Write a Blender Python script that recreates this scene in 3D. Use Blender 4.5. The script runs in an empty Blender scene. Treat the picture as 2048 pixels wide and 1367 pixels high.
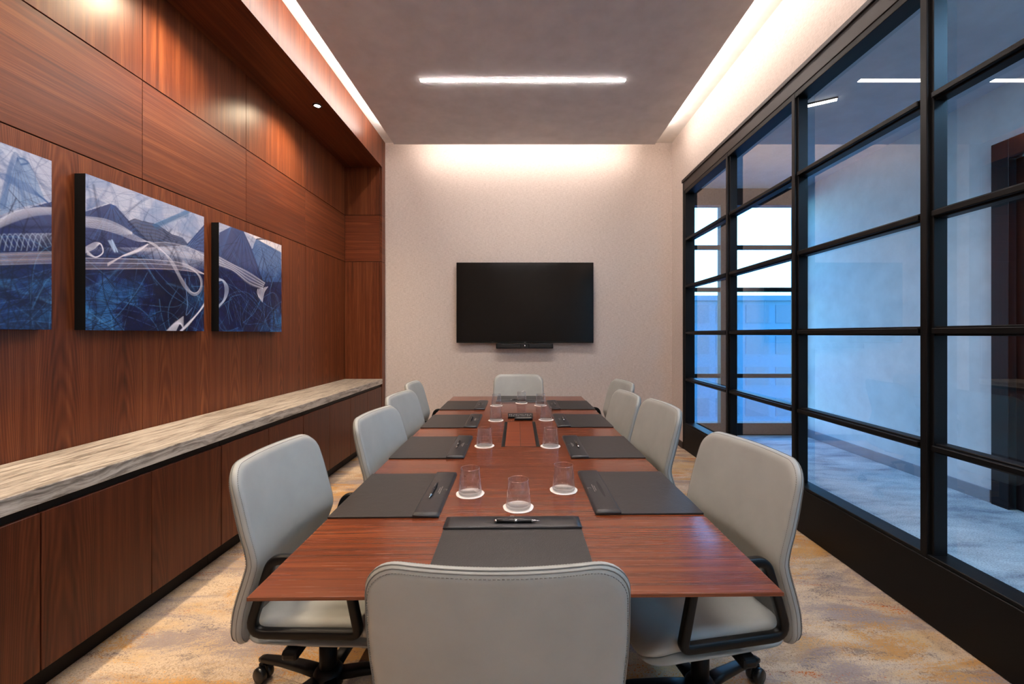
import bpy, bmesh, math, random
import numpy as np
from mathutils import Vector, Matrix
random.seed(7)
PI = math.pi
scene = bpy.context.scene
COL = scene.collection
F, CX, CY, H = 835.0, 1047.0, 668.0, 1.33          # focal length in pixels, principal point, eye height

# ------------------------------------------------------------------ materials
MATS = {}

class NT:
    """small helper to wire shader nodes"""
    def __init__(self, name):
        self.m = bpy.data.materials.new(name)
        self.m.use_nodes = True
        self.t = self.m.node_tree
        self.t.nodes.clear()
        self.out = self.n('ShaderNodeOutputMaterial')
    def n(self, typ, **kw):
        nd = self.t.nodes.new(typ)
        for k, v in kw.items():
            setattr(nd, k, v)
        return nd
    def l(self, a, b):
        self.t.links.new(a, b)
    def put(self, sock, v):
        if hasattr(v, 'links'):
            self.l(v, sock)
        elif v is not None:
            if isinstance(v, tuple) and len(v) == 3 and sock.type == 'RGBA':
                v = (*v, 1)
            sock.default_value = v
    def math(self, op, a, b=None, c=None):
        nd = self.n('ShaderNodeMath', operation=op)
        for i, v in enumerate((a, b, c)):
            if v is not None:
                self.put(nd.inputs[i], v)
        return nd.outputs[0]
    def comb(self, x, y, z):
        nd = self.n('ShaderNodeCombineXYZ')
        for i, v in enumerate((x, y, z)):
            self.put(nd.inputs[i], v)
        return nd.outputs[0]
    def noise(self, vec, scale=1.0, detail=4.0, rough=.55, dist=0.0):
        nd = self.n('ShaderNodeTexNoise')
        self.l(vec, nd.inputs['Vector'])
        nd.inputs['Scale'].default_value = scale
        nd.inputs['Detail'].default_value = detail
        nd.inputs['Roughness'].default_value = rough
        nd.inputs['Distortion'].default_value = dist
        return nd.outputs['Fac']
    def ramp(self, fac, stops, interp='LINEAR'):
        nd = self.n('ShaderNodeValToRGB')
        nd.color_ramp.interpolation = interp
        els = nd.color_ramp.elements
        while len(els) < len(stops):
            els.new(.5)
        for e, (p, c) in zip(els, stops):
            e.position = p
            e.color = (*c, 1) if len(c) == 3 else c
        self.l(fac, nd.inputs[0])
        return nd.outputs[0]
    def mix(self, fac, a, b, blend='MIX'):
        nd = self.n('ShaderNodeMix', data_type='RGBA', blend_type=blend)
        self.put(nd.inputs[0], fac)
        self.put(nd.inputs[6], a)
        self.put(nd.inputs[7], b)
        return nd.outputs[2]
    def coords(self):
        tc = self.n('ShaderNodeTexCoord')
        sp = self.n('ShaderNodeSeparateXYZ')
        self.l(tc.outputs['Object'], sp.inputs[0])
        return tc.outputs['Object'], sp.outputs[0], sp.outputs[1], sp.outputs[2]
    def bump(self, h, strength=.2, dist=.001):
        nd = self.n('ShaderNodeBump')
        nd.inputs['Strength'].default_value = strength
        nd.inputs['Distance'].default_value = dist
        self.l(h, nd.inputs['Height'])
        return nd.outputs[0]
    def principled(self, color, rough=.5, metal=0.0, normal=None, spec=.5, coat=0.0, coat_rough=.1):
        p = self.n('ShaderNodeBsdfPrincipled')
        self.put(p.inputs['Base Color'], color)
        self.put(p.inputs['Roughness'], rough)
        p.inputs['Metallic'].default_value = metal
        p.inputs['Specular IOR Level'].default_value = spec
        p.inputs['Coat Weight'].default_value = coat
        p.inputs['Coat Roughness'].default_value = coat_rough
        if normal is not None:
            self.l(normal, p.inputs['Normal'])
        self.l(p.outputs[0], self.out.inputs[0])
        return p

def S(r, g, b):
    """8-bit sRGB to linear"""
    return tuple(((c/255)/12.92 if c/255 <= .04045 else ((c/255+.055)/1.055)**2.4) for c in (r, g, b))

def plain(name, col, rough=.5, metal=0, spec=.5, coat=0, bump=0, bscale=400):
    t = NT(name)
    nrm = None
    co, x, y, z = t.coords()
    nz = t.noise(co, bscale if bump else 6.0, 3)
    if bump:
        nrm = t.bump(nz, bump, .001)
    lo = tuple(c*.93 for c in col); hi = tuple(min(1, c*1.07) for c in col)
    c = t.ramp(nz, [(.3, lo), (.7, hi)])
    t.principled(c, rough, metal, nrm, spec, coat)
    MATS[name] = t.m
    return t.m

def emit(name, col, strength):
    t = NT(name)
    e = t.n('ShaderNodeEmission')
    e.inputs[0].default_value = (*col, 1)
    e.inputs[1].default_value = strength
    t.l(e.outputs[0], t.out.inputs[0])
    MATS[name] = t.m
    return t.m

def wood(name, grain, dark, mid, light, flame=.25, width=.30, rough=.38, coat=.0, fine=1.0, tone=.09):
    t = NT(name)
    co, x, y, z = t.coords()
    geo = t.n('ShaderNodeNewGeometry')
    oi = t.n('ShaderNodeObjectInfo')
    rnd = t.math('ADD', geo.outputs['Random Per Island'], oi.outputs['Random'])
    if grain == 'Z':
        al, ac = z, t.math('ADD', x, y)
    elif grain == 'Y':
        al, ac = y, t.math('ADD', z, t.math('MULTIPLY', x, .7))
    else:
        al, ac = x, t.math('ADD', y, z)
    off = t.math('MULTIPLY', rnd, 17.3)
    ac2 = t.math('ADD', ac, off)
    al2 = t.math('ADD', al, off)
    low = t.noise(t.comb(t.math('MULTIPLY', ac2, 5.0), t.math('MULTIPLY', al2, 1.1), off), 1, 3, .5)
    u = t.math('MULTIPLY', t.math('SUBTRACT', t.math('FRACT', t.math('DIVIDE', t.math('ADD', ac, t.math('MULTIPLY', rnd, .11)), width)), .5), width)
    f = t.math('ADD', t.math('MULTIPLY', t.math('MULTIPLY', u, u), 620.0),
               t.math('ADD', t.math('MULTIPLY', al2, 5.0 if grain == 'Z' else 1.2), t.math('MULTIPLY', low, 5.0 if grain == 'Z' else 3.0)))
    ring = t.math('ADD', t.math('MULTIPLY', t.math('SINE', t.math('MULTIPLY', f, 6.283)), .5), .5)
    streak = t.noise(t.comb(t.math('MULTIPLY', ac2, 34.0), t.math('MULTIPLY', al2, .7), off), 1, 4, .6, .3)
    fin = t.noise(t.comb(t.math('MULTIPLY', ac2, 260.0), t.math('MULTIPLY', al2, 4.0), off), 1, 3, .6)
    v = t.math('ADD', t.math('MULTIPLY', streak, .75),
               t.math('ADD', t.math('MULTIPLY', ring, flame), t.math('MULTIPLY', fin, .35*fine)))
    v = t.math('ADD', v, t.math('MULTIPLY', t.math('SUBTRACT', t.math('FRACT', t.math('MULTIPLY', rnd, 7.13)), .5), tone))
    v = t.math('DIVIDE', v, .75+flame+.35*fine)
    c = t.ramp(v, [(.26, dark), (.50, mid), (.76, light)])
    nrm = t.bump(fin, .02, .0006)
    rg = t.math('ADD', rough-.05, t.math('MULTIPLY', fin, .1))
    t.principled(c, rg, 0, nrm, .26 if coat == 0 else .42, coat, .12)
    MATS[name] = t.m
    return t.m

WD, WM, WL = S(50, 20, 10), S(90, 43, 22), S(124, 71, 40)
wood('wood_vertical', 'Z', WD, WM, WL, .16)
wood('wood_vertical_plain', 'Z', WD, WM, WL, .04)
wood('wood_horizontal', 'Y', WD, WM, WL, .09)
wood('wood_horizontal_end', 'X', S(58, 24, 13), S(100, 47, 25), S(132, 72, 40), .2)
wood('wood_cabinet', 'Z', S(42, 17, 10), S(74, 34, 19), S(104, 56, 32), .14, .45)
wood('wood_table', 'X', S(74, 31, 15), S(112, 53, 27), S(140, 78, 45), .14, .5, .26, .4, .45)
wood('wood_hatch', 'X', S(84, 34, 17), S(124, 56, 29), S(146, 76, 42), .1, .5, .3, .2)
wood('wood_door', 'Z', S(18, 9, 9), S(28, 14, 13), S(40, 21, 18), .1)
plain('reveal_black', S(16, 11, 10), .7)
plain('black_metal', S(14, 13, 13), .45, .0, .16, bump=.05, bscale=900)
plain('bronze_frame', S(34, 27, 25), .45, .0, .3)
plain('black_plastic', S(12, 12, 13), .4, 0, .22, bump=.06, bscale=600)
plain('caster_black', S(20, 20, 22), .3, 0, .5)
plain('chrome', S(205, 205, 208), .16, 1.0)
plain('canvas_edge', S(9, 9, 11), .7, spec=.15)
plain('ceiling_white', S(206, 198, 192), .9, spec=.2)
plain('cove_white', S(232, 228, 222), .9, spec=.2)
plain('panel_paint', S(210, 206, 206), .85, spec=.2)
plain('coaster_paper', S(246, 240, 234), .8, bump=.2, bscale=300)
plain('plinth_black', S(20, 15, 13), .5, spec=.2)
plain('baseboard_dark', S(50, 38, 36), .5)
plain('corridor_paint', S(222, 222, 222), .85, spec=.2)
plain('corridor_base', S(150, 152, 158), .7, spec=.2)
plain('corridor_ceiling_paint', S(190, 192, 196), .9, spec=.2)
plain('facade', S(66, 98, 118), .8)
plain('facade_glass', S(44, 74, 96), .35)
plain('button_white', S(210, 208, 205), .5)
plain('emboss_grey', S(140, 136, 132), .45)
plain('slot_black', S(8, 8, 9), .5)
emit('cove_led', (1.0, .86, .78), 50)
emit('added_cool_glow', (.30, .63, 1.0), 30)  # blue glow of the added corridor light panel
emit('linear_led', (1.0, .92, .87), 150)
emit('down_led', (1.0, .84, .60), 90)
emit('corridor_led', (1.0, .95, .85), 20)

def leather(name, col, rough=.5, scale=260, strength=.16):
    t = NT(name)
    co, x, y, z = t.coords()
    vo = t.n('ShaderNodeTexVoronoi')
    t.l(co, vo.inputs['Vector']); vo.inputs['Scale'].default_value = scale
    nz = t.noise(co, 9, 4)
    c = t.ramp(nz, [(.3, tuple(k*.94 for k in col)), (.7, tuple(min(1, k*1.05) for k in col))])
    wr = t.noise(co, 22, 5, .6, .6)
    h = t.math('ADD', t.math('MULTIPLY', vo.outputs['Distance'], .5), t.math('MULTIPLY', wr, 1.2))
    t.principled(c, rough, 0, t.bump(h, strength, .0012), .42)
    MATS[name] = t.m
leather('grey_leather', S(160, 161, 156), .48, 420, .10)
leather('grey_leather_shell', S(150, 151, 147), .5, 420, .10)
leather('stitch_thread', S(205, 202, 196), .7)
leather('seam_dark', S(120, 118, 114), .7)
leather('pad_leather', S(40, 37, 37), .40, 300, .5)
leather('flap_leather', S(38, 37, 40), .30, 240, .25)
plain('pad_edge', S(14, 13, 13), .5)

def wallcover():
    t = NT('wallcovering')
    co, x, y, z = t.coords()
    h = t.math('ADD', x, y)
    a = t.noise(t.comb(t.math('MULTIPLY', h, 26), t.math('MULTIPLY', z, 240), 0), 1, 3, .6)
    b = t.noise(t.comb(t.math('MULTIPLY', h, 160), t.math('MULTIPLY', z, 40), 3.3), 1, 2, .6)
    v = t.math('ADD', t.math('MULTIPLY', a, .65), t.math('MULTIPLY', b, .35))
    c = t.ramp(v, [(.28, S(176, 162, 152)), (.5, S(203, 190, 181)), (.74, S(220, 209, 201))])
    t.principled(c, .85, 0, t.bump(v, .25, .001), .2)
    MATS['wallcovering'] = t.m
wallcover()

def carpet(name, pale=False):
    t = NT(name)
    co, x, y, z = t.coords()
    def nz(sx, sy, o, det=4, rough=.55, dist=.0):
        return t.noise(t.comb(t.math('MULTIPLY', x, sx), t.math('MULTIPLY', y, sy), o), 1, det, rough, dist)
    grit = nz(105, 125, 9, 3, .75)
    def jit(n, k):      # break the patch edges up into tufts
        return t.math('ADD', n, t.math('MULTIPLY', t.math('SUBTRACT', grit, .5), k))
    if pale:
        a = jit(nz(2.2, 5.5, 1.0, 5, .6, .4), .25)
        c = t.ramp(a, [(.32, S(150, 150, 156)), (.48, S(196, 194, 192)), (.66, S(222, 219, 214))])
    else:
        base = jit(nz(1.5, 3.4, 0.0, 5, .6, .3), .55)
        c = t.ramp(base, [(.36, S(178, 152, 124)), (.50, S(204, 182, 158)), (.66, S(196, 164, 122))])
        g = jit(nz(1.7, 4.8, 4.2, 6, .66, .5), .75)
        c = t.mix(t.ramp(g, [(.515, (0, 0, 0)), (.565, (.8, .8, .8))]), c, S(138, 127, 130))
        o = jit(nz(1.5, 4.8, 8.7, 6, .66, .5), .65)
        c = t.mix(t.ramp(o, [(.555, (0, 0, 0)), (.605, (.8, .8, .8))]), c, S(190, 138, 66))
        r = jit(nz(1.4, 6.0, 14.1, 6, .66, .5), .6)
        c = t.mix(t.ramp(r, [(.625, (0, 0, 0)), (.665, (.9, .9, .9))]), c, S(186, 98, 30))
        g2 = jit(nz(5.5, 13, 21.3, 5, .66, .4), .8)
        c = t.mix(t.ramp(g2, [(.60, (0, 0, 0)), (.68, (.7, .7, .7))]), c, S(108, 98, 98))
    c = t.mix(t.ramp(grit, [(.30, (.55, .55, .55)), (.55, (0, 0, 0))]), c, S(88, 74, 60))
    t.principled(c, .95, 0, t.bump(grit, .6, .003), .1)
    MATS[name] = t.m
carpet('carpet'); carpet('corridor_carpet', True)

def stone():
    t = NT('stone_counter')
    co, x, y, z = t.coords()
    ac = t.math('ADD', x, z)
    w = t.noise(t.comb(t.math('MULTIPLY', ac, 3), t.math('MULTIPLY', y, 2.2), 2), 1, 3)
    ac2 = t.math('ADD', ac, t.math('MULTIPLY', w, .10))
    a = t.noise(t.comb(t.math('MULTIPLY', ac2, 34), t.math('MULTIPLY', y, 1.9), 0), 1, 6, .66, .5)
    b = t.noise(t.comb(t.math('MULTIPLY', ac2, 90), t.math('MULTIPLY', y, 9), 7), 1, 5, .7, .6)
    v = t.math('ADD', t.math('MULTIPLY', a, .55), t.math('MULTIPLY', b, .45))
    c = t.ramp(v, [(.34, S(74, 68, 62)), (.44, S(124, 116, 106)), (.52, S(172, 163, 151)), (.66, S(204, 197, 186))])
    t.principled(c, .32, 0, None, .4)
    MATS['stone_counter'] = t.m
stone()

def pane_glass(name, tint, base, gain, power, rough=0.0):
    t = NT(name)
    tr = t.n('ShaderNodeBsdfTransparent'); tr.inputs[0].default_value = (*tint, 1)
    gl = t.n('ShaderNodeBsdfGlossy'); gl.inputs['Roughness'].default_value = rough
    gl.inputs[0].default_value = (1, 1, 1, 1)
    lw = t.n('ShaderNodeLayerWeight'); lw.inputs[0].default_value = .5
    fac = t.math('MINIMUM', t.math('ADD', base, t.math('MULTIPLY', t.math('POWER', lw.outputs['Facing'], power), gain)), .95)
    mx = t.n('ShaderNodeMixShader')
    t.l(fac, mx.inputs[0]); t.l(tr.outputs[0], mx.inputs[1]); t.l(gl.outputs[0], mx.inputs[2])
    t.l(mx.outputs[0], t.out.inputs[0])
    MATS[name] = t.m
pane_glass('pane_glass', (.90, .94, .97), .06, .75, 2.0)
pane_glass('tumbler_rim', (.95, .95, .95), .42, .5, 1.5, .08)
pane_glass('tumbler_glass', (.98, .98, .98), .045, .9, 2.3, .01)

t = NT('screen_black')
co, x, y, z = t.coords()
t.principled(t.ramp(t.noise(co, 2), [(.3, S(11, 9, 8)), (.7, S(14, 12, 11))]), .14, 0, None, .26)
MATS['screen_black'] = t.m

t = NT('canvas_paint')
at = t.n('ShaderNodeAttribute'); at.attribute_name = 'pigment'
t.principled(at.outputs['Color'], .38, 0, None, .4)
MATS['canvas_paint'] = t.m

# ------------------------------------------------------------------ mesh helpers
class MB:
    def __init__(self):
        self.v, self.f, self.mi, self.sm = [], [], [], []
        self.mats = []
    def slot(self, m):
        if m not in self.mats:
            self.mats.append(m)
        return self.mats.index(m)
    def add(self, vs, fs, mat, smooth=False):
        b = len(self.v); s = self.slot(mat)
        self.v += [tuple(p) for p in vs]
        for f in fs:
            self.f.append(tuple(i+b for i in f)); self.mi.append(s); self.sm.append(smooth)
        return self
    def box(self, x0, x1, y0, y1, z0, z1, mat, bev=0.0, seg=2):
        if bev <= 0:
            vs = [(x0,y0,z0),(x1,y0,z0),(x1,y1,z0),(x0,y1,z0),(x0,y0,z1),(x1,y0,z1),(x1,y1,z1),(x0,y1,z1)]
            fs = [(3,2,1,0),(4,5,6,7),(0,1,5,4),(1,2,6,5),(2,3,7,6),(3,0,4,7)]
            return self.add(vs, fs, mat)
        bm = bmesh.new()
        bmesh.ops.create_cube(bm, size=1)
        for v in bm.verts:
            v.co = Vector(((x0+x1)/2+v.co.x*(x1-x0), (y0+y1)/2+v.co.y*(y1-y0), (z0+z1)/2+v.co.z*(z1-z0)))
        bmesh.ops.bevel(bm, geom=list(bm.edges), offset=bev, segments=seg, profile=.5, affect='EDGES')
        bm.verts.index_update()
        self.add([v.co for v in bm.verts], [[v.index for v in f.verts] for f in bm.faces], mat)
        bm.free()
        return self
    def lathe(self, prof, n, mat, c=(0,0,0), smooth=True, wob=None, closed=False):
        vs, fs = [], []
        k = len(prof)
        for i in range(n):
            a = 2*PI*i/n
            s = wob(a) if wob else 1
            for r, z in prof:
                vs.append((c[0]+r*s*math.cos(a), c[1]+r*s*math.sin(a), c[2]+z))
        for i in range(n):
            j = (i+1) % n
            for q in range(k if closed else k-1):
                q2 = (q+1) % k
                fs.append((i*k+q, j*k+q, j*k+q2, i*k+q2))
        return self.add(vs, fs, mat, smooth)
    def sweep(self, path, prof, mat, closed=False, up=(0,0,1), smooth=True, scales=None, cap=True):
        """profile points (a, b) swept along path; a along the side vector, b along the up vector"""
        n, k = len(path), len(prof)
        P = [Vector(p) for p in path]
        vs, fs = [], []
        for i in range(n):
            if closed:
                d = P[(i+1) % n]-P[i-1]
            else:
                d = P[min(i+1, n-1)]-P[max(i-1, 0)]
            d.normalize()
            u = Vector(up)
            s = d.cross(u)
            if s.length < 1e-5:
                s = d.cross(Vector((1, 0, 0)))
            s.normalize(); u2 = s.cross(d).normalized()
            q = scales[i] if scales else 1
            for a, b in prof:
                vs.append(P[i]+s*(a*q)+u2*(b*q))
        for i in range(n if closed else n-1):
            j = (i+1) % n
            for m in range(k):
                m2 = (m+1) % k
                fs.append((i*k+m, i*k+m2, j*k+m2, j*k+m))
        if not closed and cap:
            fs.append(tuple(range(k))[::-1]); fs.append(tuple((n-1)*k+m for m in range(k)))
        return self.add(vs, fs, mat, smooth)
    def tube(self, path, r, mat, n=8, closed=False, up=(0,0,1), scales=None):
        return self.sweep(path, [(r*math.cos(2*PI*i/n), r*math.sin(2*PI*i/n)) for i in range(n)], mat, closed, up, True, scales)
    def xf(self, M, start=0):
        for i in range(start, len(self.v)):
            self.v[i] = tuple(M @ Vector(self.v[i]))
        return self
    def build(self, name, parent=None, loc=(0,0,0), fix=True):
        me = bpy.data.meshes.new(name)
        me.from_pydata(self.v, [], self.f)
        for m in self.mats:
            me.materials.append(MATS[m])
        me.polygons.foreach_set('material_index', self.mi)
        me.polygons.foreach_set('use_smooth', self.sm)
        if fix:
            bm = bmesh.new(); bm.from_mesh(me)
            bmesh.ops.recalc_face_normals(bm, faces=bm.faces)
            bm.to_mesh(me); bm.free()
        me.update()
        o = bpy.data.objects.new(name, me)
        COL.objects.link(o)
        o.location = loc
        if parent is not None:
            o.parent = parent
        return o

def rrect(w, h, r, n=4):
    """rounded rectangle profile, full width w, full height h"""
    pts = []
    for cx, cy, a0 in ((w/2-r, h/2-r, 0), (-w/2+r, h/2-r, PI/2), (-w/2+r, -h/2+r, PI), (w/2-r, -h/2+r, 1.5*PI)):
        for i in range(n+1):
            a = a0+PI/2*i/n
            pts.append((cx+r*math.cos(a), cy+r*math.sin(a)))
    return pts

def tag(o, label=None, cat=None, group=None, kind=None):
    if label: o['label'] = label
    if cat: o['category'] = cat
    if group: o['group'] = group
    if kind: o['kind'] = kind
    return o

def thing(name, label, cat, loc=(0,0,0), rz=0.0, group=None):
    o = bpy.data.objects.new(name, None)
    COL.objects.link(o)
    o.empty_display_size = .1
    o.location = loc; o.rotation_euler = (0, 0, rz)
    return tag(o, label, cat, group)

def struct(o, label, cat):
    return tag(o, label, cat, None, 'structure')

def copy_tree(o, parent=None):
    c = o.copy(); COL.objects.link(c)
    if parent is not None:
        c.parent = parent
    for ch in list(o.children):
        copy_tree(ch, c)
    return c

# ------------------------------------------------------------------ room shell
XL, XN, XR = -2.19, -1.735, 1.863       # panelled wall, niche front, glazed wall
YB, YN, YF = 5.24, 5.12, -2.4           # television wall, niche end panel, wall behind the camera
ZC, ZP, ZS = 3.73, 3.568, 3.38          # upper ceiling, dropped panel, niche soffit
seamsY = [YF, -2.081, -1.185, -.289, .607, 1.503, 2.40, 3.296, 4.192, YN]
rows = [(0.0, 2.216), (2.222, 2.786), (2.792, ZS)]

o = MB().box(-2.4, XR+.06, YF-.1, YB+.1, -.1, 0, 'carpet').build('floor')
struct(o, 'patterned beige, gold and grey carpet of the meeting room', 'floor')

m = MB().box(-2.32, XL-.02, YF, YB, 0, ZC, 'reveal_black')
for i in range(len(seamsY)-1):
    a, b = seamsY[i]+.0015, seamsY[i+1]-.0015
    for r, (z0, z1) in enumerate(rows):
        mat = ('wood_vertical', 'wood_horizontal', 'wood_vertical_plain')[r]
        m.box(XL-.018, XL, a, b, z0, z1, mat, .0012, 1)
o = m.build('wall_left')
struct(o, 'walnut panelled wall with a horizontal-grain band', 'wall')

m = MB().box(XL-.1, XN-.004, YN+.02, YB, 0, ZC, 'reveal_black')
for r, (z0, z1) in enumerate(rows):
    mat = ('wood_vertical_plain', 'wood_horizontal_end', 'wood_vertical_plain')[r]
    m.box(XL+.002, XN-.028, YN, YN+.018, z0, z1, mat, .0012, 1)
    m.box(XN-.025, XN, YN, YB-.002, z0, z1 if r < 2 else ZC-.002, 'wood_vertical_plain' if r != 1 else 'wood_horizontal', .0012, 1)
o = m.build('trim_1')
struct(o, 'walnut return panel closing the niche at the television wall', 'wall panel')

m = MB().box(XL-.02, XN-.02, YF, YN-.001, ZS, ZC-.002, 'wood_horizontal').box(XN-.0195, XN, YF, YN-.001, ZS, ZC-.002, 'wood_vertical_plain')
o = m.build('trim_2')
struct(o, 'walnut bulkhead over the niche beneath the ceiling', 'bulkhead')

o = MB().box(-2.4, XR+.12, YB, YB+.1, 0, ZC+.1, 'wallcovering').build('wall_back')
struct(o, 'beige textured wall that carries the television', 'wall')
o = MB().box(-2.4, XR+.12, YF-.1, YF, 0, ZC+.1, 'wallcovering').build('wall_front')
struct(o, 'beige wall opposite the television', 'wall')
m = MB().box(XR, XR+.12, 4.861, YB, 0, ZC+.1, 'wallcovering')
m.box(XR, XR+.12, YF, 4.861, 3.11, ZC+.1, 'wallcovering')
o = m.build('wall_right')
struct(o, 'beige wall around the black glazed partition', 'wall')
o = MB().box(-2.4, XR+.12, YF-.1, YB+.1, ZC, ZC+.1, 'cove_white').build('ceiling')
struct(o, 'white upper ceiling seen in the light coves', 'ceiling')
m = MB().box(-1.527, 1.549, YF, 4.926, ZP, ZP+.045, 'panel_paint')
m.box(-1.42, 1.44, YF, 4.82, ZP+.045, ZC-.001, 'cove_white')
o = m.build('dropped_ceiling')
struct(o, 'grey dropped ceiling panel with a linear lamp', 'ceiling')

m = MB().box(XN+.001, XR-.001, YB-.014, YB, 0, .075, 'baseboard_dark', .002, 1)
struct(m.build('baseboard_back'), 'dark baseboard under the television wall', 'baseboard')
m = MB().box(XR-.014, XR, 4.862, YB-.015, 0, .075, 'baseboard_dark', .002, 1)
struct(m.build('baseboard_right'), 'dark baseboard beside the glazed partition', 'baseboard')

# ------------------------------------------------------------------ glazed partition (window_1)
W = bpy.data.objects.new('window_1', None); COL.objects.link(W)
struct(W, 'black framed glazed partition with a grid of large panes', 'glass partition')
YT = 4.861
GX = XR+.065
posts = [4.83, 3.815, 2.874, 1.937, 1.0, .06, -.88]
rails = [.30, .81, 1.345, 1.88, 2.42, 2.95]
fm = MB()
fm.box(XR-.008, XR+.105, YF+.001, YT, 2.985, 3.11, 'bronze_frame', .003, 1)
fm.box(XR-.020, XR-.006, YF+.001, YT+.012, 3.088, 3.122, 'bronze_frame', .003, 1)
fm.box(XR-.004, XR+.105, YF+.001, YT, 2.945, 2.985, 'black_metal', .003, 1)
fm.build('frame_head', W)
MB().box(XR-.008, XR+.105, YF+.001, YT, 0.002, .30, 'black_metal', .003, 1).box(XR-.002, XR+.10, YF+.001, YT, .30, .318, 'black_metal', .003, 1).build('kick_panel', W)
MB().box(XR-.010, XR+.105, YT-.03, YT+.001, 0.002, 3.11, 'black_metal', .003, 1).box(XR-.004, XR+.105, YT-.065, YT-.03, .3, 2.97, 'black_metal', .003, 1).build('jamb', W)
for py in posts[1:]:
    MB().box(XR-.006, XR+.082, py-.014, py+.020, .3, 2.985, 'black_metal', .003, 1)\
        .box(XR+.010, XR+.076, py-.030, py+.036, .3, 2.965, 'black_metal', .003, 1).build('mullion', W)
for i in range(len(posts)-1):
    y1, y0 = posts[i]-.030, posts[i+1]+.036
    if i == 0: y1 = YT-.065
    for z in rails[1:-1]:
        MB().box(XR-.002, XR+.082, y0, y1, z-.013, z+.013, 'black_metal', .003, 1)\
            .box(XR+.018, XR+.076, y0, y1, z-.022, z+.022, 'black_metal', .003, 1).build('glazing_bar', W)
    for j in range(len(rails)-1):
        z0 = rails[j]+(.018 if j == 0 else .022); z1 = rails[j+1]-(.005 if j == 4 else .022)
        MB().add([(GX, y0, z0), (GX, y1, z0), (GX, y1, z1), (GX, y0, z1)], [(3, 2, 1, 0)], 'pane_glass').build('pane', W, fix=False)

# ------------------------------------------------------------------ corridor behind the glass
KX, KY, KZ = 3.70, 5.50, 3.25
o = MB().box(XR+.12, KX+.1, -4.0, KY+.1, -.1, 0, 'corridor_carpet').build('floor_corridor')
struct(o, 'pale grey streaked carpet of the corridor behind the glass', 'floor')
m = MB().box(KX, KX+.1, 3.28, KY+.1, 0, KZ+.1, 'corridor_paint').box(KX, KX+.1, -4, 3.28, 2.81, KZ+.1, 'corridor_paint')
m.box(KX, KX+.1, -4, 1.60, 0, 2.81, 'corridor_paint')
struct(m.build('wall_corridor'), 'pale corridor wall seen through the glass', 'wall')
o = MB().box(XR+.12, KX+.1, -4.0, KY+.1, KZ, KZ+.1, 'corridor_ceiling_paint').build('ceiling_corridor')
struct(o, 'grey ceiling of the corridor behind the glass', 'ceiling')
m = MB().box(KX-.015, KX, 3.30, KY, 0, .10, 'corridor_base', .002, 1)
struct(m.build('baseboard_corridor'), 'baseboard of the corridor wall', 'baseboard')
m = MB().box(XR+.12, KX+.1, -4.1, -4.0, 0, KZ+.1, 'corridor_paint')
struct(m.build('wall_corridor_far'), 'wall closing the corridor behind the viewpoint', 'wall')
# the corridor side above the meeting room wall
m = MB().box(XR+.121, XR+.14, YB, KY, 0, KZ, 'corridor_paint')
struct(m.build('wall_corridor_inner'), 'short corridor wall beside the corridor window', 'wall')
# dark door in the corridor wall
D = bpy.data.objects.new('door_1', None); COL.objects.link(D)
struct(D, 'dark brown wooden doors in the corridor wall', 'door')
MB().box(KX-.03, KX+.08, 3.16, 3.279, 0, 2.81, 'wood_door', .003, 1).box(KX-.03, KX+.08, 1.601, 1.72, 0, 2.81, 'wood_door', .003, 1)\
    .box(KX-.03, KX+.08, 1.72, 3.16, 2.66, 2.81, 'wood_door', .003, 1).build('door_frame', D)
for a, b, hy in ((1.725, 2.438, 2.38), (2.442, 3.155, 2.50)):
    lf = MB().box(KX+.02, KX+.06, a, b, .008, 2.655, 'wood_door', .003, 1).build('door_leaf', D)
    MB().tube([(KX-.03, hy, .85), (KX-.03, hy, 1.35)], .011, 'chrome', 8).tube([(KX-.03, hy, .9), (KX+.02, hy, .9)], .007, 'chrome', 6)\
        .tube([(KX-.03, hy, 1.3), (KX+.02, hy, 1.3)], .007, 'chrome', 6).build('door_handle', lf)
# window closing the corridor
W2 = bpy.data.objects.new('window_2', None); COL.objects.link(W2)
struct(W2, 'bright window at the end of the corridor', 'window')
m = MB().box(XR+.14, KX, KY, KY+.12, 3.03, KZ, 'wood_door').box(XR+.14, KX, KY, KY+.12, 0, .16, 'plinth_black')
m.box(XR+.14, 2.20, KY, KY+.12, .16, 3.03, 'black_metal').box(3.60, KX, KY, KY+.12, .16, 3.03, 'wood_door')
m.build('window_frame', W2)
MB().box(2.60, 2.76, KY, KY+.10, .16, 3.03, 'black_metal', .004, 1).build('mullion', W2)
for x0, x1 in ((2.20, 2.60), (2.76, 3.60)):
    for z in (.78, 1.92, 2.48):
        MB().box(x0, x1, KY+.02, KY+.08, z-.028, z+.028, 'black_metal', .004, 1).build('glazing_bar', W2)
    MB().add([(x0, KY+.05, .16), (x1, KY+.05, .16), (x1, KY+.05, 3.03), (x0, KY+.05, 3.03)], [(0, 1, 2, 3)], 'pane_glass').build('pane', W2, fix=False)

lp = thing('added_corridor_light', 'added blue light panel, unseen on the corridor ceiling', 'lamp', (2.86, 1.05, KZ))  # added out of view to brighten the corridor wall and floor
MB().box(-.31, .31, -.61, .61, -.010, -.001, 'ceiling_white', .002, 1).build('frame', lp)
MB().box(-.29, .29, -.59, .59, -.013, -.0105, 'added_cool_glow').build('diffuser', lp)

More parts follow.
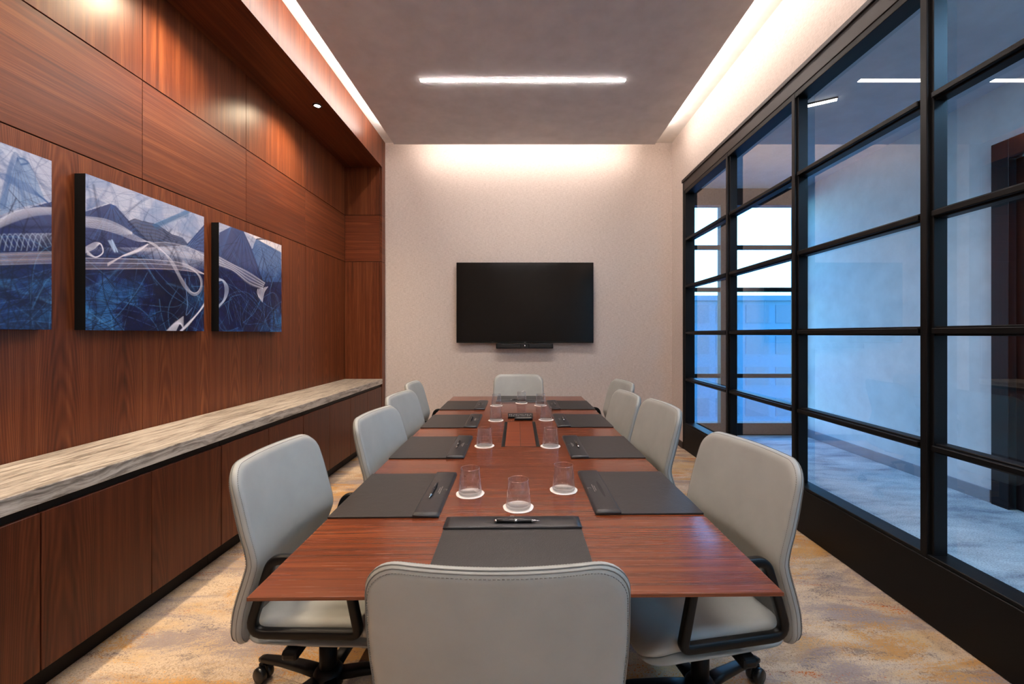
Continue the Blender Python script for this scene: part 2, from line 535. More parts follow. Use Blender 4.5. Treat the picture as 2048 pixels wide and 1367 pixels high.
def facade(name, label, x0, x1, y, z0, z1, nfl, nb, depth):
    b = thing(name, label, 'building', ((x0+x1)/2, y+depth/2, z0))
    dx, hz = (x1-x0)/2, z1-z0
    MB().box(-dx, dx, -depth/2, depth/2, 0, hz, 'facade').build('wall', b)
    fh = hz/nfl
    for i in range(nfl):
        w = MB()
        for k in range(nb):
            a = -dx+2*dx*(k+.12)/nb; c = -dx+2*dx*(k+.88)/nb
            w.box(a, c, -depth/2-.06, -depth/2+.05, fh*(i+.28), fh*(i+.86), 'facade_glass')
        w.build('window_row', b)
    MB().box(-dx-.3, dx+.3, -depth/2-.3, depth/2+.3, hz, hz+.5, 'facade').build('parapet', b)
facade('office_building', 'pale office block outside the corridor window', 4, 34, 42, -14, 4.7, 6, 10, 14)
o = MB().box(-40, 90, 7, 140, -14.3, -14.05, 'facade').build('ground_outside')
struct(o, 'street level outside the corridor window', 'ground')

# corridor lamp
lm = thing('corridor_ceiling_lamp', 'short bright linear lamp on the corridor ceiling', 'lamp', (2.37, 3.495, KZ), math.radians(60))
MB().box(-.024, .024, -.21, .21, -.012, -.001, 'black_metal', .003, 1).build('housing', lm)
MB().box(-.018, .018, -.205, .205, -.016, -.0125, 'corridor_led').build('diffuser', lm)

# ------------------------------------------------------------------ lamps of the room
ll = thing('linear_ceiling_lamp', 'long glowing linear lamp in the dropped ceiling, nearest the television', 'lamp', (-.006, 3.68, ZP), 0, 'linear lamps of the dropped ceiling')
MB().box(-.912, .912, -.026, .026, -.002, -.0005, 'ceiling_white').build('trim_flange', ll)
MB().box(-.902, .902, -.020, .020, -.0045, -.0022, 'linear_led').build('diffuser', ll)

for ly, lab in ((1.24, 'added linear lamp, out of view over the near table end'), (-1.2, 'added linear lamp, out of view behind the viewpoint')):  # two unseen lamps added to brighten the table and chairs
    c = copy_tree(ll); c.location.y = ly; c['label'] = lab
def cove(name, x0, x1, y0, y1, label):
    s = MB().box(x0, x1, y0, y1, ZP+.060, ZP+.078, 'cove_led').build(name)
    tag(s, label, 'light strip', 'light strips hidden in the coves')
cove('ceiling_strip_light', -1.545, -1.53, YF+.1, 4.75, 'warm light strip in the cove over the wood bulkhead')
cove('ceiling_strip_light', 1.552, 1.567, YF+.1, 4.75, 'warm light strip in the cove over the glass partition')
cove('ceiling_strip_light', -1.28, 1.30, 4.929, 4.944, 'warm light strip in the cove over the television wall')

for i, (dy, lab) in enumerate(((3.745, 'small round downlight shining in the dark wood soffit'), (2.49, 'round downlight in the wood soffit above the middle canvas'),
                               (1.24, 'round downlight in the wood soffit above the cropped canvas'), (0.0, 'round downlight in the wood soffit nearest the room entrance'))):
    d = thing('recessed_downlight', lab, 'lamp', (-1.85, dy, ZS), 0, 'soffit downlights')
    MB().lathe([(.026, -.001), (.026, -.006), (.034, -.007), (.040, -.003), (.040, -.0005)], 28, 'black_metal').build('trim_ring', d)
    MB().lathe([(.0005, -.004), (.025, -.004), (.025, -.0015), (.0005, -.0015)], 24, 'down_led').build('lens', d)
    sp = bpy.data.lights.new('downlight_beam', 'SPOT')
    sp.energy = 150; sp.color = (1, .79, .54); sp.spot_size = math.radians(136); sp.spot_blend = 1.0; sp.shadow_soft_size = .05
    so = bpy.data.objects.new('downlight_beam', sp); COL.objects.link(so)
    so.location = (0, 0, -.012); so.rotation_euler = (0, math.radians(8), 0); so.parent = d

# ------------------------------------------------------------------ cabinets and stone counter
cuts = [.607, 1.503, 2.40, 3.296, 4.192, 5.112]
names = ['fifth', 'fourth', 'third', 'second', 'first']
CF = -1.737
for i in range(5):
    a, b = cuts[i]+.001, cuts[i+1]-.001
    c = thing('base_cabinet', 'walnut base cabinet under the stone counter, %s from the television wall' % names[i], 'cabinet',
              (0, (a+b)/2, 0), 0, 'walnut base cabinets')
    w = (b-a)/2
    MB().box(XL+.02, CF-.022, -w, w, .115, .690, 'reveal_black').box(XL+.02, CF-.012, -w, w, .690, .722, 'plinth_black').build('carcass', c)
    MB().box(XL+.02, -1.818, -w, w, .002, .115, 'plinth_black').build('toe_kick', c)
    for s, e in ((-w, 0), (0, w)):
        MB().box(CF-.020, CF, s+.0015, e-.0015, .118, .688, 'wood_cabinet', .0012, 1).build('door', c)
o = MB().box(XL+.004, XN+.008, YF+.002, YN-.003, .7235, .784, 'stone_counter', .003, 2).build('stone_countertop')
tag(o, 'long beige and grey veined stone counter along the wood wall', 'countertop')

# ------------------------------------------------------------------ television
tv = thing('television', 'large black flat television on the beige wall', 'television', (.0185, YB, 1.72))
MB().box(-.848, .848, -.080, -.045, -.497, .497, 'black_plastic', .004, 2).build('casing', tv)
MB().box(-.842, .842, -.0815, -.0795, -.482, .491, 'screen_black').build('screen', tv)
MB().box(-.842, .842, -.0825, -.0790, -.494, -.485, 'black_plastic', .001, 1).build('bottom_bezel', tv)
MB().box(-.010, .010, -.0835, -.0820, -.4925, -.4865, 'emboss_grey').build('badge', tv)
MB().box(-.25, .25, -.045, -.001, -.2, .2, 'black_metal').build('wall_bracket', tv)
vb = thing('mounted_video_bar', 'slim black video bar mounted under the television', 'video bar', (.014, YB, 1.186))
MB().box(-.352, .352, -.105, -.040, -.032, .032, 'black_plastic', .006, 3).build('housing', vb)
MB().box(-.340, -.055, -.1065, -.1045, -.022, .022, 'slot_black', .001, 1).build('speaker_grille', vb)
MB().box(.055, .340, -.1065, -.1045, -.022, .022, 'slot_black', .001, 1).build('speaker_grille', vb)
cm = MB().box(-.046, .046, -.110, -.103, -.030, .030, 'slot_black', .003, 2).build('camera_module', vb)
mm = MB().lathe([(.0005, .004), (.009, .004), (.012, .001), (.012, 0)], 20, 'chrome'); mm.xf(Matrix.Translation((0, -.110, .002)) @ Matrix.Rotation(PI/2, 4, 'X')); mm.build('lens', cm)
MB().box(-.06, .06, -.04, -.001, -.02, .02, 'black_metal').build('wall_bracket', vb)

# ------------------------------------------------------------------ table
TC = Vector((-.0355, 2.458, 0)); TR = math.radians(.87)
TZ = .740
tb = thing('conference_table', 'long dark reddish wooden conference table set for a meeting', 'table', TC, TR)
def prism(loops, mat, m=None):
    m = m or MB()
    vs, fs = [], []
    for lp in loops: vs += lp
    for i in range(len(loops)-1):
        for k in range(4):
            k2 = (k+1) % 4
            fs.append((i*4+k, i*4+k2, (i+1)*4+k2, (i+1)*4+k))
    fs.append((3, 2, 1, 0)); q = (len(loops)-1)*4; fs.append((q, q+1, q+2, q+3))
    return m.add(vs, fs, mat)
def rect(hx, hy, z): return [(-hx, -hy, z), (hx, -hy, z), (hx, hy, z), (-hx, hy, z)]
prism([rect(.545, 1.448, TZ-.034), rect(.604, 1.507, TZ-.012), rect(.609, 1.512, TZ-.009), rect(.609, 1.512, TZ-.0015), rect(.6075, 1.5105, TZ)], 'wood_table').build('tabletop', tb)
for py in (-.80, .72):
    MB().box(-.17, .17, py-.10, py+.10, .035, TZ-.035, 'black_metal', .006, 2).build('pedestal', tb)
    MB().box(-.26, .26, py-.16, py+.16, .002, .034, 'black_metal', .006, 2).build('floor_plate', tb)
def tl(x, y):       # world -> table coordinates
    return (Matrix.Rotation(-TR, 3, 'Z') @ (Vector((x, y, 0))-TC))
hc = tl(-.020, 2.50)
hx, hy, hl = hc.x, hc.y, .312
ht = MB().box(hx-.102, hx+.102, hy-hl, hy-hl+.004, TZ-.004, TZ+.0016, 'pad_edge').box(hx-.102, hx+.102, hy+hl-.004, hy+hl, TZ-.004, TZ+.0016, 'pad_edge')
ht.box(hx-.102, hx-.098, hy-hl, hy+hl, TZ-.004, TZ+.0016, 'pad_edge').box(hx+.098, hx+.102, hy-hl, hy+hl, TZ-.004, TZ+.0016, 'pad_edge')
ht = ht.build('cable_hatch', tb)
for s in (-1, 1):
    MB().box(hx+s*.0905-.0075, hx+s*.0905+.0075, hy-hl+.004, hy+hl-.004, TZ-.002, TZ+.0022, 'black_plastic', .001, 1).build('brush_strip', ht)
    x0, x1 = (hx-.082, hx-.0012) if s < 0 else (hx+.0012, hx+.082)
    MB().box(x0, x1, hy-hl+.005, hy+hl-.005, TZ-.002, TZ+.0018, 'wood_hatch', .0006, 1).build('hatch_lid', ht)
MB().box(hx-.0015, hx+.0015, hy-hl+.004, hy+hl-.004, TZ-.002, TZ+.0012, 'slot_black').build('centre_gap', ht)

# ------------------------------------------------------------------ desk pads, pens
ZT = TZ+.0006
def pad_mesh_flap():
    """flap with rounded far edge, thicker towards the writing edge; local: flap along x, pad towards -y"""
    W2_, d = .209, .084
    prof = [(0.000, .000), (.003, .0085), (.012, .0115), (.045, .0125), (d-.004, .0125), (d, .0115), (d, .0064)]
    vs, fs = [], []
    n = 20
    for i in range(n+1):
        x = -W2_+2*W2_*i/n
        e = min(1, (W2_-abs(x))/.02)
        k = .86+.14*math.sqrt(max(0, 1-(1-e)**2))
        for y, z in prof:
            vs.append((x, -y, z*k))
    k = len(prof)
    for i in range(n):
        for q in range(k-1):
            fs.append((i*k+q, (i+1)*k+q, (i+1)*k+q+1, i*k+q+1))
    fs.append(tuple(range(k))); fs.append(tuple(n*k+q for q in range(k))[::-1])
    fs.append(tuple([0, k-1, n*k+k-1, n*k]))
    return MB().add(vs, fs, 'flap_leather', True)

pad0 = thing('desk_pad', '', 'desk pad', (0, 0, ZT), 0, 'black leather desk pads')
MB().box(-.2075, .2075, -.355, -.006, 0, .0055, 'pad_leather', .0012, 2).build('writing_surface', pad0)
fl = pad_mesh_flap().build('flap', pad0)
sl = MB()
n = 18; top = []; vs = []
for i in range(n+1):
    a = i/n; x = -.088+.160*a
    wd = .0062*math.sin(PI*min(1, max(0, a)))**.45 if 0 < a < 1 else .0002
    vs += [(x, -.056-wd, .0127), (x, -.056+wd, .0130)]
sl.add(vs, [(2*i, 2*i+2, 2*i+3, 2*i+1) for i in range(n)], 'slot_black')
sl.build('pen_slot', fl)
em = MB()
em.lathe([(.0045, .0127), (.0058, .0131)], 20, 'emboss_grey', (-.002, -.016, 0))
for k in range(3):
    a = PI/2+(k-1)*.6
    em.box(-.002+.009*math.cos(a)-.0012, -.002+.009*math.cos(a)+.0012, -.0155+.0075*math.sin(a)-.001, -.0155+.0075*math.sin(a)+.001, .0122, .0130, 'emboss_grey')
for r, (y, x0, x1) in enumerate(((-.030, -.036, .036), (-.0365, -.024, .024))):
    x = x0
    rr = random.Random(5+r)
    while x < x1:
        w = rr.uniform(.0014, .0032)
        em.box(x, x+w, y-.0014, y+.0014, .0122, .0128, 'emboss_grey')
        x += w+rr.choice((.0009, .0009, .0009, .003))
em.build('embossed_emblem', fl)

pen0 = thing('ballpoint_pen', '', 'pen', (0, 0, 0), 0, 'pens on the desk pads')
def rx(m):   # lathe along z turned to lie along x
    return m.xf(Matrix.Rotation(PI/2, 4, 'Y'))
rx(MB().lathe([(.0002, -.062), (.0045, -.0615), (.0050, -.040), (.0051, .0), (.0047, .046)], 16, 'caster_black')).build('barrel', pen0)
rx(MB().lathe([(.0047, .046), (.0040, .052), (.0012, .066), (.0009, .070), (.0002, .0705)], 16, 'chrome')).build('tip', pen0)
rx(MB().lathe([(.0052, -.006), (.0057, -.005), (.0057, .0), (.0052, .001)], 16, 'chrome')).build('middle_ring', pen0)
rx(MB().lathe([(.0002, -.070), (.0040, -.069), (.0048, -.064), (.0046, -.061)], 16, 'chrome')).build('push_cap', pen0)
MB().box(-.060, -.022, -.0012, .0012, .0050, .0068, 'chrome', .0005, 1).build('clip', pen0)

tv_end = 'television'
pads = []     # world x, y of the middle of the flap's back edge, rotation, label bits
edgeL = lambda y: -.0125-.0152*(y-.947)-.61
edgeR = lambda y: -.0125-.0152*(y-.947)+.61
seat_names = {0: 'farthest from the television', 1: 'third from the television', 2: 'second from the television', 3: 'closest to the television'}
for i, y in enumerate((1.568, 2.185, 2.845, 3.468)):
    pads.append((edgeR(y)-.356, y, -PI/2+PI+TR, 'black leather desk pad along the glass-wall side, %s' % seat_names[i], i != 0, 'the pad along the glass-wall side %s' % seat_names[i]))
for i, y in enumerate((1.548, 2.185, 2.832, 3.460)):
    pads.append((edgeL(y)+.356, y, -PI/2+TR, 'black leather desk pad along the wood-wall side, %s' % seat_names[i], True, 'the pad along the wood-wall side %s' % seat_names[i]))
pads.append((-.034, 1.337, TR, 'black leather desk pad in front of the chair seen from behind', True, 'the pad before the chair seen from behind'))
pads.append((-.030, 3.605, PI+TR, 'black leather desk pad at the table end below the television', True, 'the pad at the television end'))
for i, (x, y, r, lab, has, plab) in enumerate(pads):
    p = pad0 if i == 0 else copy_tree(pad0)
    p.location = (x, y, ZT); p.rotation_euler = (0, 0, r)
    p['label'] = lab
    if i == 0: p['label'] = 'black leather desk pad with an empty pen slot beside the glass wall'
first = True
for i, (x, y, r, lab, has, plab) in enumerate(pads):
    if not has: continue
    q = pen0 if first else copy_tree(pen0)
    first = False
    off = Matrix.Rotation(r, 3, 'Z') @ Vector((.012, -.056, 0))
    q.location = (x+off.x, y+off.y, ZT+.0176)
    q.rotation_euler = (0, 0, r+(0 if i != 8 else -.01))
    q['label'] = 'black and chrome ballpoint pen on %s' % plab

# ------------------------------------------------------------------ coasters and tumblers
glasses = [(1036.6, 1.424, 'on the wood tabletop before the chair seen from behind, at the centre'),
           (940.3, 1.544, 'beside the farthest pad from the television, wood-wall side'),
           (1127.3, 1.582, 'beside the pad with the empty pen slot'),
           (968.9, 2.205, 'at the hatch corner on the wood-wall side'),
           (1101.0, 2.200, 'at the hatch corner on the glass-wall side'),
           (991.8, 2.860, 'beside the remote controls, wood-wall side'),
           (1092.2, 2.880, 'beside the remote controls, glass-wall side'),
           (993.0, 3.450, 'by the television-end pad, wood-wall side'),
           (1043.0, 3.585, 'directly in front of the television-end pad'),
           (1081.2, 3.460, 'by the television-end pad, glass-wall side')]
co0 = MB().lathe([(.0005, .0012), (.050, .0014), (.0522, .0010), (.0522, .0002), (.0500, .0), (.0005, .0)], 64, 'coaster_paper', wob=lambda a: 1+.012*math.sin(5*a)+.006*math.sin(9*a)).build('paper_coaster')
tg0 = thing('glass_tumbler', '', 'glass', (0, 0, 0), 0, 'tapered water glasses on coasters')
# wide heavy base on the coaster, walls leaning in towards a thin open rim
MB().lathe([(.0005, .0004), (.0405, .0004), (.0425, .0012), (.0432, .004), (.0428, .010), (.0353, .0925), (.0349, .0940), (.0344, .0940)], 48, 'tumbler_glass').build('outer_wall', tg0)
MB().lathe([(.0344, .0940), (.0340, .0925), (.0408, .014), (.0395, .0108), (.0350, .0092), (.0005, .0088)], 48, 'tumbler_glass').build('inner_wall', tg0)
MB().lathe([(.03500+.00042*math.cos(t_), .0938+.00042*math.sin(t_)) for t_ in [2*PI*q/8 for q in range(8)]], 48, 'tumbler_rim', closed=True).build('rim', tg0)
for i, (px, Y, lab) in enumerate(glasses):
    x = (px-CX)/F*Y
    c = co0 if i == 0 else co0.copy()
    if i: COL.objects.link(c)
    c.location = (x, Y, ZT); c.rotation_euler = (0, 0, i*1.3)
    tag(c, 'white paper coaster under the tumbler '+lab.replace('on the wood tabletop ', ''), 'coaster', 'paper coasters')
    g = tg0 if i == 0 else copy_tree(tg0)
    g.location = (x, Y, ZT+.0018)
    g['label'] = 'clear tapered tumbler '+lab

# ------------------------------------------------------------------ remote controls
rc = thing('remote_control', 'long black remote control with rows of pale buttons', 'remote control', (-.022, 2.955, ZT), math.radians(3.5))
b = prism([[(-.088, -.024, 0), (.088, -.024, 0), (.088, .024, 0), (-.088, .024, 0)], [(-.088, -.024, .010), (.088, -.024, .010), (.088, .024, .028), (-.088, .024, .028)]], 'black_plastic').build('body', rc)
bt = MB(); rr = random.Random(3)
for k in range(13):
    for q in range(2):
        x = -.076+.0125*k; y = -.012+.016*q
        z = .010+(y+.024)*.375
        bt.box(x-.003, x+.003, y-.0022, y+.0022, z-.001, z+.0018, 'button_white' if (k+q) % 3 else 'emboss_grey')
bt.build('keypad', rc)
rc2 = thing('remote_control', 'slim dark grey remote control lying before the longer one', 'remote control', (.001, 2.868, ZT), math.radians(1.0))
MB().sweep([(-.062, 0, .0085), (-.055, 0, .0085), (.055, 0, .0085), (.062, 0, .0085)], rrect(.034, .0165, .005), 'black_plastic', scales=[.8, 1, 1, .8]).build('body', rc2)
MB().box(-.050, .052, -.010, .010, .0168, .0176, 'emboss_grey', .0003, 1).build('face_plate', rc2)

# ------------------------------------------------------------------ wall art
rng = np.random.default_rng(11)
def art_colors(Y, Z):
    """pigment of the three-part abstract painting, in wall coordinates (metres)"""
    n = Y.shape
    C = np.zeros(n+(3,))
    def S3(*c): return np.array(S(*c))
    def over(col, a):
        a = np.clip(a, 0, 1)[..., None]
        C[:] = C*(1-a)+np.asarray(col)*a
    def sstep(a, b, x):
        q = np.clip((x-a)/(b-a), 0, 1); return q*q*(3-2*q)
    def smooth(pts, k=60):
        P = np.array(pts, float); m = len(P)
        T = np.linspace(0, m-1, k*(m-1)+1); i = np.clip(T.astype(int), 0, m-2); f = (T-i)[:, None]
        g = lambda j: P[np.clip(j, 0, m-1)]
        p0, p1, p2, p3 = g(i-1), g(i), g(i+1), g(i+2)
        return .5*((2*p1)+(p2-p0)*f+(2*p0-5*p1+4*p2-p3)*f*f+(3*p1-p0-3*p2+p3)*f**3)
    def dist(P):
        P = P[::max(1, len(P)//40)]
        d = np.full(n, 9.0)
        lo, hi = P.min(0)-.05, P.max(0)+.05
        mk = (Y > lo[0]) & (Y < hi[0]) & (Z > lo[1]) & (Z < hi[1])
        if not mk.any(): return d
        yy, zz = Y[mk], Z[mk]; dd = np.full(yy.shape, 9.0)
        for a, b in zip(P[:-1], P[1:]):
            v = b-a; L = v@v+1e-12
            h = np.clip(((yy-a[0])*v[0]+(zz-a[1])*v[1])/L, 0, 1)
            dd = np.minimum(dd, np.hypot(yy-a[0]-h*v[0], zz-a[1]-h*v[1]))
        d[mk] = dd
        return d
    def stroke(pts, w, col, a, k=12):
        over(col, a*np.exp(-(dist(smooth(pts, k))/w)**2))
    def poly(pts, col, a, soft=.006):
        inside = np.zeros(n, bool); P = pts
        for (x0, y0), (x1, y1) in zip(P, P[1:]+P[:1]):
            c = ((y0 > Z) != (y1 > Z)) & (Y < (x1-x0)*(Z-y0)/((y1-y0) if y1 != y0 else 1e-9)+x0)
            inside ^= c
        over(col, a*inside)
    def bundle(A, B, num, w, col, a, k=10):
        A, B = np.array(A), np.array(B)
        for q in range(num):
            f = q/max(1, num-1)
            stroke(A*(1-f)+B*f, w, col, a*(.45+.55*abs(math.sin(q*2.1))), k)
    # photo crops -> wall metres
    def m2(cx, cy, s=4.142, ox=160, oy=340):
        px, py = ox+cx/s, oy+cy/s
        yy = 2.135*F/(CX-px); return (yy, H+(CY-py)/F*yy)
    def m3(cx, cy): return m2(cx, cy, 5.694, 400, 430)
    def m1(cx, cy): return m2(cx, cy, 2.848, 0, 220)
    L2 = lambda pts: [m2(*p) for p in pts]
    L3 = lambda pts: [m3(*p) for p in pts]
    L1 = lambda pts: [m1(*p) for p in pts]
    light, mid, deep, navy, white = S3(166, 172, 194), S3(40, 92, 142), S3(14, 40, 100), S3(8, 18, 56), S3(226, 226, 234)
    rim = 1.835-.055*np.cos((Y-2.1)*1.6)+.02*np.sin(Y*9)
    k = sstep(rim-.07, rim+.06, Z)
    def fbm(sc, seed, octs=4):
        r = np.random.default_rng(seed); out = np.zeros(n); amp = 1.0; tot = 0
        for o_ in range(octs):
            g = r.random((64, 64)); f = sc*2**o_
            u, v = (Y*f) % 63, (Z*f) % 63
            i, j = u.astype(int), v.astype(int); fu, fv = u-i, v-j
            fu, fv = fu*fu*(3-2*fu), fv*fv*(3-2*fv)
            out += amp*((g[i, j]*(1-fu)+g[i+1, j]*fu)*(1-fv)+(g[i, j+1]*(1-fu)+g[i+1, j+1]*fu)*fv)
            tot += amp; amp *= .55
        return out/tot
    C[:] = deep*(1-k[..., None])+light*k[..., None]
    cl = fbm(7, 3)
    over(S3(58, 122, 172), sstep(.44, .70, cl)*sstep(1.70, 1.50, Z)*.85)
    over(S3(6, 16, 58), sstep(.52, .36, cl)*sstep(1.86, 1.70, Z)*.75)
    over(S3(112, 136, 176), sstep(.50, .66, fbm(9, 8))*sstep(1.86, 1.95, Z)*.45)
    # fields of mid blue in the lower part
    for q in range(46):
        cy, cz = rng.uniform(1.1, 3.7), rng.uniform(1.33, 1.62)
        ang = rng.uniform(0, 6.28); R = rng.uniform(.06, .2)
        pts = [(cy+R*math.cos(ang+t_)*rng.uniform(.5, 1.2), cz+R*.8*math.sin(ang+t_)*rng.uniform(.5, 1.2)) for t_ in (0, 1.5, 2.9, 4.4)]
        poly(pts, S3(52, 110, 158) if q % 3 else S3(24, 70, 130), rng.uniform(.12, .34))
    for q in range(40):
        cy, cz = rng.uniform(1.1, 3.7), rng.uniform(1.85, 2.15)
        R = rng.uniform(.05, .2); ang = rng.uniform(0, 6.28)
        pts = [(cy+R*math.cos(ang+t_)*rng.uniform(.5, 1.2), cz+R*.7*math.sin(ang+t_)*rng.uniform(.5, 1.2)) for t_ in (0, 1.7, 3.3)]
        poly(pts, S3(206, 208, 220) if q % 2 else S3(120, 146, 184), rng.uniform(.10, .26))
    # panel two: dark wedge and hills
    poly(L2([(40, 345), (250, 278), (300, 300), (480, 500), (620, 640), (40, 640)]), deep, .85)
    poly(L2([(250, 278), (300, 295), (260, 330)]), S3(40, 80, 150), .6)
    poly(L2([(390, 430), (450, 400), (520, 420), (640, 450), (760, 530), (850, 560), (900, 620), (560, 640)]), S3(30, 44, 84), .75)
    poly(L2([(880, 620), (1030, 450), (1030, 700)]), S3(18, 58, 120), .8)
    poly(L2([(600, 450), (880, 330), (920, 350), (620, 480)]), S3(60, 112, 160), .6)
    poly(L2([(50, 240), (110, 225), (220, 275), (50, 330)]), S3(120, 134, 168), .7)
    poly(L2([(30, 820), (1030, 840), (1030, 1000), (900, 1330), (640, 1330), (600, 950)]), navy, .55)
    poly(L2([(610, 960), (860, 900), (900, 1200), (700, 1330)]), S3(8, 14, 52), .6)
    # panel three: dark masses
    poly(L3([(220, 200), (360, 130), (490, 170), (590, 380), (720, 740), (480, 760), (210, 480)]), S3(20, 46, 104), .82)
    poly(L3([(590, 400), (640, 270), (920, 400), (930, 900), (720, 760)]), S3(62, 104, 154), .75)
    poly(L3([(210, 560), (480, 760), (720, 760), (930, 760), (930, 1000), (720, 1220), (210, 1330)]), S3(12, 30, 84), .80)
    poly(L3([(500, 180), (640, 270), (935, 430), (935, 330)]), S3(214, 210, 216), .95)
    # panel one
    poly(L1([(0, 640), (60, 590), (150, 560), (300, 520), (300, 700), (0, 700)]), deep, .85)
    poly(L1([(0, 520), (100, 270), (170, 300), (260, 520), (100, 560), (0, 600)]), S3(120, 148, 184), .65)
    poly(L1([(0, 880), (300, 880), (300, 960), (0, 960)]), S3(10, 26, 80), .7)
    # web of thin lines
    for q in range(560):
        cy, cz = rng.uniform(1.05, 3.75), rng.uniform(1.3, 2.15)
        L = rng.uniform(.10, .34); ang = rng.uniform(0, PI); bend = rng.normal(0, .06)
        d = np.array((math.cos(ang), math.sin(ang))); nn = np.array((-d[1], d[0])); c = np.array((cy, cz))
        pts = [c-d*L, c-d*L*.3+nn*bend, c+d*L*.4+nn*bend, c+d*L]
        up = cz > 1.86
        col = S3(70, 98, 140) if up else (S3(5, 20, 60) if q % 8 else S3(110, 160, 200))
        stroke(pts, rng.uniform(.0012, .0024) if q % 5 else .007, col, rng.uniform(.12, .40) if up else (rng.uniform(.25, .6) if q % 8 else .22), 8)
    # fans and ridges
    lb, db = S3(84, 120, 170), S3(8, 20, 62)
    for q in range(13):
        stroke(L2([(390+q*6, 430+q*16), (460, 402+q*16), (520, 424+q*15), (640, 452+q*13), (760, 532+q*9), (850, 560+q*7), (900, 622+q*4)]), .0016, lb if q % 2 else db, .42, 3)
        stroke(L2([(400+q*38, 425+q*14), (440+q*30, 640)]), .0016, db, .40, 3)
        stroke(L2([(262, 285), (60+q*42, 560+abs(q-6)*4)]), .0017, lb if q % 3 else db, .42, 3)
        stroke(L2([(600+q*3, 455+q*3), (760, 390+q*3), (900, 335+q*4)]), .0016, db if q % 2 else S3(90, 140, 180), .34, 3)
        stroke(L2([(885+q*6, 620+q*8), (960, 540+q*10), (1030, 460+q*18)]), .0018, lb if q % 2 else db, .45, 3)
        stroke(L3([(490, 172), (230+q*40, 480+q*22)]), .0017, lb if q % 2 else db, .48, 3)
        stroke(L3([(360, 130), (215, 200+q*26)]), .0017, lb, .36, 3)
        stroke(L3([(640, 272), (740+q*16, 300+q*4), (700+q*20, 760)]), .0018, db, .42, 6)
        stroke(L3([(590, 390), (700, 320+q*16), (930, 420+q*30)]), .0017, db if q % 2 else lb, .38, 6)
        stroke(L3([(720, 1220), (500+q*34, 1000+abs(q-6)*20), (300+q*52, 900)]), .0018, lb if q % 2 else db, .42, 6)
        stroke(L2([(380, 880), (420+q*10, 1000), (540+q*8, 1330)]), .0020, db, .40, 6)
        stroke(L2([(40, 880+q*34), (300, 1000+q*16), (620, 940+q*30)]), .0018, db if q % 3 else lb, .42, 6)
        stroke(L2([(100, 1330), (120+q*14, 1050), (260+q*22, 860)]), .0020, db, .38, 6)
        stroke(L1([(100, 272), (0+q*22, 560)]), .0017, db if q % 2 else lb, .36, 3)
        stroke(L1([(-150, 1000+q*22), (100, 960+q*20), (300, 900+q*26)]), .0019, db if q % 3 else lb, .42, 6)
        stroke(L1([(-120+q*36, 1260), (60+q*18, 1050), (280, 900+q*8)]), .0019, db, .40, 6)
    for q in range(300):
        cy, cz = rng.uniform(1.05, 3.75), rng.uniform(1.33, 1.68)
        L = rng.uniform(.10, .30); ang = rng.uniform(0, PI); bend = rng.normal(0, .07)
        d = np.array((math.cos(ang), math.sin(ang))); nn = np.array((-d[1], d[0])); c = np.array((cy, cz))
        stroke([c-d*L, c-d*L*.3+nn*bend, c+d*L*.4+nn*bend, c+d*L], rng.uniform(.0014, .0034), S3(5, 20, 60) if q % 6 else S3(96, 150, 190), rng.uniform(.35, .75) if q % 6 else .35, 6)
    # luminous bands
    wf = S3(214, 214, 226); pk = S3(200, 186, 190)
    bundle(L2([(30, 395), (180, 415), (330, 470), (500, 560), (600, 620), (760, 740), (850, 900), (930, 1010), (980, 1000), (1000, 930), (960, 850), (850, 790)]),
           L2([(30, 470), (180, 490), (330, 535), (480, 590), (600, 598), (700, 690), (790, 840), (860, 970), (945, 1040), (1008, 990), (1000, 880), (850, 745)]), 15, .0015, wf, .30)
    for k_ in range(9):
        stroke(L2([(30, 385+k_*9), (200, 405+k_*11), (330, 455+k_*9), (430, 515+k_*2)]), .0028, wf, .42-.03*k_)
    for k_ in range(10):
        stroke(L2([(30, 728+k_*10), (400, 735+k_*9), (640, 745+k_*8), (860, 775+k_*6), (1030, 860)]), .0022, pk if k_ % 2 else wf, .62 if k_ in (0, 4, 9) else .22)
    for k_ in range(9):
        stroke(L2([(230, 770+k_*3), (400, 690), (600, 605+k_*8), (800, 612+k_*12), (1030, 690+k_*8)]), .0022, pk if k_ % 2 else wf, .5 if k_ in (0, 5) else .24)
    for k_ in range(7):
        stroke(L2([(40, 640+8*k_), (120, 600+8*k_), (170, 610), (190, 680), (130, 720), (60, 700-6*k_)]), .0020, wf, .5)
    for k_ in range(4):
        stroke(L2([(235+6*k_, 585), (290, 680-4*k_), (265, 580), (310, 675)]), .003, S3(170, 190, 220), .55)
        stroke(L2([(350+8*k_, 710), (480, 660+5*k_), (560, 615)]), .003, wf, .5)
    stroke(L2([(870, 900), (890, 1100), (880, 1200), (930, 1140)]), .003, S3(130, 160, 200), .55)
    for k_ in range(5):
        stroke(L2([(830+k_*4, 1330), (900, 1260+k_*5), (980, 1180), (1030, 1100+k_*5)]), .004, wf, .55)
    for k_ in range(9):
        stroke(L2([(720+k_*9, 1330), (780+k_*6, 1270), (855, 1215+k_*12)]), .004, wf, .55)
    # panel three: white ribbon and loop
    for k_ in range(15):
        f = k_/14
        stroke(L3([(205, 465+f*110), (380, 560+f*80), (560, 650+f*140), (740-f*30, 770+f*70)]), .0024, wf, .38+.25*math.sin(k_*1.7))
    for k_ in range(8):
        stroke(L3([(770-k_*16, 815+k_*4), (730-k_*11, 880), (710-k_*6, 985-k_*8)]), .004, wf, .65)
    for k_ in range(7):
        stroke(L3([(205, 712+k_*7), (280-k_*4, 750), (325-k_*7, 840), (290-k_*4, 960), (205, 1060-k_*5)]), .0022, S3(186, 196, 218), .6)
